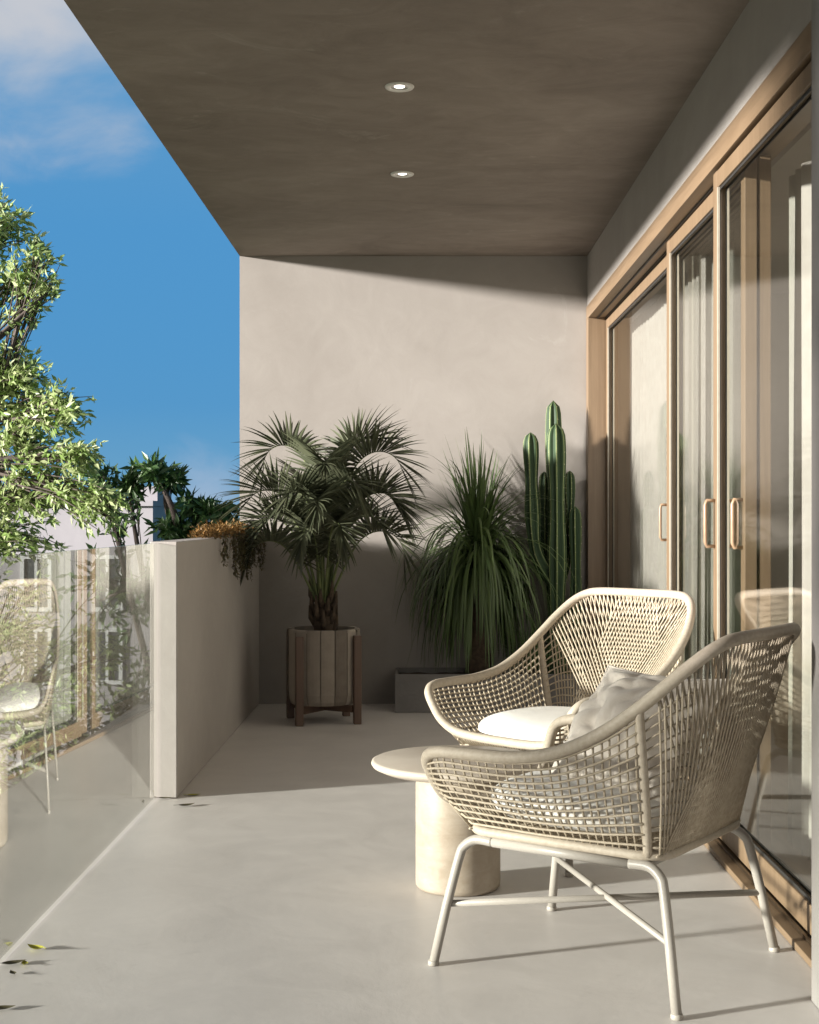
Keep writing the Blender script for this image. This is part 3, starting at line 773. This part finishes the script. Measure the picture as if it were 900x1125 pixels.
# ------------------------------------------------------------------ fallen leaves
def fallen(px, py, ln, az, mat, label, curl=0.3, group='fallen leaves on the balcony floor'):
    p = onfloor(px, py); r = random.Random(int(px*7+py)); m = MB()
    def fn(u, v):
        t = u; w = 0.24*ln*math.sin(math.pi*min(1, max(0, t))**0.8)*(2*v-1)
        return (t*ln-ln/2, w, 0.003+curl*ln*(t-0.5)**2*1.3+curl*abs(2*v-1)**1.5*ln*0.22*math.sin(math.pi*t))
    m.grid(fn, 11, 5)
    m.tube([fn(0,0.5), (-ln*0.72, 0.004, 0.004+curl*ln*0.3)], 0.0009, 5)
    o = m.build('fallen_leaf', mat, None, loc=p); o.rotation_euler.z = az; tag(o, label, 'leaf', group)
fallen(205, 886, 0.075, 0.6, M['dry'], 'dark curled dry leaf lying just in front of the parapet corner')
fallen(181, 878, 0.055, 0.1, M['dry'], 'small flat dark leaf at the foot of the parapet end')
fallen(213, 874, 0.06, 0.2, M['yellow'], 'yellow leaf lying along the base of the parapet', 0.15)
fallen(39, 1044, 0.06, 2.6, M['yellow'], 'yellowish leaf by the glass, farthest from the viewer of the near cluster', 0.5)
fallen(15, 1060, 0.065, 0.5, M['dry'], 'dark narrow leaf lying right against the glass in the near cluster')
fallen(27, 1060, 0.035, 1.9, M['yellow'], 'tiny pale yellow leaf between the other leaves by the glass', 0.4)
fallen(14, 1071, 0.032, 2.2, M['dry'], 'tiny brown leaf closest to the viewer in the cluster by the glass', 0.5)
fallen(3, 1110, 0.06, 0.3, M['dry'], 'dark leaf at the bottom left edge of the floor')
fallen(517, 801, 0.07, 0.1, M['dry'], 'dark leaf on the shaded floor between the palm and the armchairs')
fallen(487, 798, 0.05, 1.0, M['dry'], 'small dark leaf in front of the grey planter box')

# ------------------------------------------------------------------ beyond the balcony
GZ = -6.2
m = MB(); m.add([(-600,-300,GZ),(600,-300,GZ),(600,1500,GZ),(-600,1500,GZ)], [(0,1,2,3)]); tag(m.build('ground', M['grass']), kind='structure')
def tree(name, label, base, limbs, clumps, leafmat, lsize, ntwig, nleaf, tw=0.5, seed=1, flat=1.0, tr=0.16, group='trees beyond the balcony'):
    r = random.Random(seed); base = Vector(base); t = thing(name, base, label, 'tree', group)
    m = MB(); fork = Vector(limbs[0])
    tp = [base, base.lerp(fork, 0.4)+Vector((r.uniform(-.2,.2), r.uniform(-.2,.2), 0)), base.lerp(fork, 0.75)+Vector((r.uniform(-.2,.2),0,0)), fork]
    tpc = catmull(tp, 6); m.tube(tpc, [tr*(1-0.45*i/(len(tpc)-1)) for i in range(len(tpc))], 10)
    lv = MB()
    for (c, rad, dens) in clumps:
        c = Vector(c); rad = Vector(rad)
        st = tpc[r.randrange(len(tpc)//2, len(tpc))] if (c-fork).length > 1.2 else fork
        mid = st.lerp(c, 0.5)+Vector((r.uniform(-.2,.2), r.uniform(-.2,.2), r.uniform(.0,.25)))
        lb = catmull([st, mid, c], 6); m.tube(lb, [max(0.008, tr*0.34*(1-0.8*i/(len(lb)-1))) for i in range(len(lb))], 6)
        for k in range(int(ntwig*dens)):
            d = rdir(r); q = r.random()**0.45
            e = c+Vector((d.x*rad.x, d.y*rad.y, d.z*rad.z*flat))*q
            s0 = sample(lb, r.uniform(0.45, 1)).lerp(e, r.uniform(0.0, 0.45))
            mm = s0.lerp(e, 0.55)+Vector((0,0,0.08*tw))
            P = catmull([s0, mm, e], 4); m.tube(P, [0.010-0.0075*i/(len(P)-1) for i in range(len(P))], 4)
            gro = (e-s0).normalized()
            for l in range(nleaf):
                p = sample(P, r.uniform(0.25, 1))+rdir(r)*0.04
                dd = gro*0.6+rdir(r)*0.9+Vector((0,0,-0.25))
                leaf_quad(lv, p, dd, Vector((-0.55,-0.6,0.35))+rdir(r)*1.1, lsize*r.uniform(.65,1.25), lsize*r.uniform(.13,.20))
    o = m.build('trunk', M['twig'], t); o.location = -base
    o = lv.build('crown', leafmat, t); o.location = -base
def cp(px, py, Y, rx, rz, ry=0.5, dens=1): return (at(px, py, Y), (rx*Y/F, ry, rz*Y/F), dens)
tree('broadleaf_tree', 'tall pale-leaved tree rising above the glass at the left edge, catching the sun', at(-260, 570, 11).xy[:]+(GZ,), [at(-170, 500, 11)],
     [cp(0,250,10.8,40,34,.25), cp(42,288,10.8,30,30,.2,.8), cp(0,300,11,40,24,.25,.7), cp(55,318,10.8,18,12,.12,.2), cp(-15,225,11,30,26,.2,.5),
      cp(5,405,11,40,26,.25), cp(30,425,10.9,42,40,.25), cp(74,452,10.8,36,30,.2,.8), cp(38,490,11,52,42,.3,1.0), cp(0,540,11,50,50,.3,.9), cp(68,540,10.9,60,40,.3,1.0), cp(118,562,10.8,36,32,.2,.9), cp(92,505,10.8,26,22,.2,.5),
      cp(20,590,11,60,34,.3,.9), cp(10,680,11,70,60,.4,.9), cp(60,760,11,70,80,.4,.8), cp(120,720,11.2,46,90,.4,.6), cp(40,880,11,90,80,.4,.7)],
     M['leaf_light'], 0.085, 44, 20, seed=3)
tree('broadleaf_tree', 'dark spreading tree with flat leafy tiers beyond the parapet', at(215, 600, 17).xy[:]+(GZ,), [at(205, 620, 17)],
     [cp(112,518,17,18,7,.35,.8), cp(140,528,17,20,8,.4,.8), cp(165,516,17,22,8,.4,.9), cp(190,527,17,16,8,.35,.7), cp(212,556,17,18,7,.35,.7), cp(238,566,17,22,9,.4,.8), cp(192,580,17,26,9,.5,1.0), cp(258,582,17,24,10,.5,.9), cp(222,592,17,34,10,.5,1), cp(300,590,17,40,18,.6,1), cp(195,650,17,60,50,.7,1.2), cp(110,660,17.3,50,60,.7,.9)],
     M['leaf_dark'], 0.17, 26, 13, seed=9, tr=0.2)
tree('broadleaf_tree', 'mid green bushy tree standing low behind the glass pane', at(70, 700, 14).xy[:]+(GZ,), [at(70, 900, 14)],
     [cp(60,800,14,70,60,.7,1.2), cp(130,830,14,60,70,.7,1.2), cp(10,900,14,80,70,.7,1.2), cp(100,930,14,80,70,.7,1.2), cp(-60,850,14,80,80,.7,1), cp(160,760,14.4,40,50,.5,.8)],
     M['leaf_mid'], 0.13, 40, 14, seed=12)

def c3(x, y, z, rx, ry, rz_, dens=1): return ((x,y,z), (rx,ry,rz_), dens)
tree('broadleaf_tree', 'unseen leafy tree added beyond the near end of the glass to shade the foreground armchair', (-6.6,-0.6,GZ), [(-6.6,-0.5,1.2)],  # added out of view; crown clumps shaped to shade armchair, header and pillar
     [c3(-6.6,1.0,1.66,.5,.6,.34,.27), c3(-6.6,0.3,2.4,.5,.45,.8,.75), c3(-6.6,0.75,3.55,.7,.75,.45,1.2), c3(-6.8,-0.6,2.6,.8,.8,.8,.7), c3(-6.6,-1.2,4.2,.9,1,1,1.0), c3(-6.6,0.2,4.6,.9,1,.8,1.0)],
     M['leaf_mid'], 0.12, 110, 18, seed=21)
for i, (x, y, lab) in enumerate(((-13, 11.5, 'unseen broad dark tree added left of the glass to block low sky, nearer of two'), (-16, 18.0, 'unseen broad dark tree added left of the glass to block low sky, farther of two'))):  # both added out of view to cut ambient light from the left
    tree('broadleaf_tree', lab, (x,y,GZ), [(x,y,-1.5)], [c3(x,y,0.5,1.8,2.0,1.5,1.5), c3(x+.3,y+1.2,2.4,1.6,1.6,1.6,1.4), c3(x-.4,y-.6,3.2,1.5,1.5,1.6,1.3), c3(x,y,-2,1.8,2,1.5,1.2), c3(x,y+.8,4.8,1.3,1.4,1.3,1.1)], M['leaf_dark'], 0.24, 90, 16, seed=31+i, tr=0.25)
# pale house opposite
b0 = at(-60, 570, 26)
hs = thing('house', (b0.x, 26, GZ), 'pale lilac rendered house with a chimney block behind the trees', 'building')
def hpart(mb, name, mat, parent=hs, **k):
    o = mb.build(name, mat, parent, **k); o.location = -Vector(hs.location); return o
zl = at(0, 556, 26).z; xr = at(168, 0, 26).x; xl = xr-11
m = MB(); m.box(xl, xr, 26, 33, GZ, zl); hpart(m, 'wall', M['facade'])
m = MB(); m.box(xl-0.1, xr+0.02, 25.9, 33.1, zl+.001, zl+0.10); rf = hpart(m, 'roof', M['facade'])
zc = at(0, 534, 26.5).z; m = MB(); m.box(at(146,0,26.5).x, at(173,0,26.5).x, 26.5, 28, zl+0.101, zc); o = m.build('chimney', M['facade'], rf)
m = MB(); m.grid(lambda u, v: (0,0,0), 2, 2)
for px in (-40, 40, 118):
    for py in (640, 720, 830):
        a, b_ = at(px-13, py-26, 25.99), at(px+13, py+26, 25.99)
        m = MB(); m.box(a.x-.08, b_.x+.08, 25.94, 25.995, b_.z-.1, b_.z-.02); m.box(a.x-.07, a.x, 25.95, 25.995, b_.z-.02, a.z+.07); m.box(b_.x, b_.x+.07, 25.95, 25.995, b_.z-.02, a.z+.07); m.box(a.x, b_.x, 25.95, 25.995, a.z, a.z+.07); m.box((a.x+b_.x)/2-.025, (a.x+b_.x)/2+.025, 25.955, 25.995, b_.z-.02, a.z)
        w = hpart(m, 'window', M['sash'])
        m = MB(); m.box(a.x, b_.x, 25.975, 25.996, b_.z-.015, a.z-.001); m.build('pane', M['pane'], w)

# ------------------------------------------------------------------ light
d = Vector((1.0, 0.37, -0.145)).normalized()
s = bpy.data.lights.new('sun', 'SUN'); s.energy = 5.0; s.angle = R(3.2); s.color = (1.0, 0.955, 0.905)
so = bpy.data.objects.new('sun', s); COL.objects.link(so); so.rotation_euler = d.to_track_quat('-Z', 'Y').to_euler(); so.location = (-20,-8,6)
el = math.asin(-d.z); az = math.atan2(-d.x, -d.y)
w = bpy.data.worlds.new('World'); sc.world = w; w.use_nodes = True
nt = w.node_tree; nt.nodes.clear()
out = N(nt, 'ShaderNodeOutputWorld'); bg = N(nt, 'ShaderNodeBackground', i_Strength=0.15)
sky = N(nt, 'ShaderNodeTexSky', sky_type='NISHITA'); sky.sun_disc = False; sky.sun_elevation = el; sky.sun_rotation = az % (2*math.pi)
sky.air_density = 1.0; sky.dust_density = 0.2; sky.ozone_density = 3.0; sky.altitude = 200
tc = N(nt, 'ShaderNodeTexCoord'); sep = N(nt, 'ShaderNodeSeparateXYZ'); L(nt, tc.outputs['Generated'], sep.inputs[0])
blue = ramp(nt, sep.outputs[2], [(0.0, (0.27,0.78,1.30)), (0.08, (0.15,0.64,1.30)), (0.20, (0.16,0.66,1.34)), (0.34, (0.26,0.74,1.32)), (0.55, (0.14,0.24,0.34)), (1.0, (0.10,0.18,0.25))])
nb = N(nt, 'ShaderNodeMix', data_type='RGBA'); nb.inputs[0].default_value = 0.96
L(nt, sky.outputs[0], nb.inputs[6]); L(nt, blue, nb.inputs[7])
# bright warm cloud bank, added out of view on the sun's side for fill light
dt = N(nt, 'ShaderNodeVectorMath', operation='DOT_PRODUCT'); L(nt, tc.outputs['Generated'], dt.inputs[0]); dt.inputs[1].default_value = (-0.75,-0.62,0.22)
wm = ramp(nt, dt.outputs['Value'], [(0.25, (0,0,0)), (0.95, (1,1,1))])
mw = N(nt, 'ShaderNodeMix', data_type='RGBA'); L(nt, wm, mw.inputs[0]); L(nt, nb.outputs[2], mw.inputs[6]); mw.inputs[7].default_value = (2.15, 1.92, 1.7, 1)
# two soft clouds: a large one high on the left, a faint one low over the parapet
mp = N(nt, 'ShaderNodeMapping'); mp.inputs['Scale'].default_value = (1, 1, 1.8)
L(nt, tc.outputs['Generated'], mp.inputs[0])
nz = N(nt, 'ShaderNodeTexNoise', i_Scale=9.0, i_Detail=9.0, i_Roughness=0.55, i_Distortion=0.4); L(nt, mp.outputs[0], nz.inputs['Vector'])
def cloud(prev, dr, inner, outer, colr, amt, amp):
    nr = N(nt, 'ShaderNodeVectorMath', operation='NORMALIZE'); L(nt, tc.outputs['Generated'], nr.inputs[0])
    v = N(nt, 'ShaderNodeVectorMath', operation='DISTANCE'); L(nt, nr.outputs[0], v.inputs[0]); v.inputs[1].default_value = Vector(dr).normalized()
    a_ = N(nt, 'ShaderNodeMath', operation='SUBTRACT'); L(nt, nz.outputs[0], a_.inputs[0]); a_.inputs[1].default_value = 0.5
    b_ = N(nt, 'ShaderNodeMath', operation='MULTIPLY_ADD'); L(nt, a_.outputs[0], b_.inputs[0]); b_.inputs[1].default_value = -amp; L(nt, v.outputs['Value'], b_.inputs[2])
    mr = N(nt, 'ShaderNodeMapRange', interpolation_type='SMOOTHSTEP'); L(nt, b_.outputs[0], mr.inputs[0])
    mr.inputs[1].default_value = inner; mr.inputs[2].default_value = outer; mr.inputs[3].default_value = amt; mr.inputs[4].default_value = 0
    m_ = N(nt, 'ShaderNodeMix', data_type='RGBA'); L(nt, mr.outputs[0], m_.inputs[0]); L(nt, prev, m_.inputs[6]); m_.inputs[7].default_value = (*colr, 1); return m_
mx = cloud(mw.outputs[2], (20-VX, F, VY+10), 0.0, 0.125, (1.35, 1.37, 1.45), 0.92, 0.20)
mx = cloud(mx.outputs[2], (225-VX, F, VY-545), 0.004, 0.045, (1.0, 1.2, 1.55), 0.6, 0.10)
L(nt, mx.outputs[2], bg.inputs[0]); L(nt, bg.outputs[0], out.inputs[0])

# ------------------------------------------------------------------ camera and view
cam = bpy.data.cameras.new('camera'); co = bpy.data.objects.new('camera', cam); COL.objects.link(co)
co.location = (0, 0, H); co.rotation_euler = (R(90), 0, 0)
cam.sensor_fit = 'VERTICAL'; cam.sensor_height = 36; cam.lens = F/1125*36
cam.shift_x = -(VX-450)/1125; cam.shift_y = (VY-562.5)/1125
cam.clip_start = 0.05; cam.clip_end = 5000
sc.camera = co
sc.view_settings.view_transform = 'Standard'; sc.view_settings.look = 'None'; sc.view_settings.gamma = 1; sc.view_settings.exposure = 1.53
sc.cycles.max_bounces = 10; sc.cycles.transparent_max_bounces = 24; sc.cycles.diffuse_bounces = 5
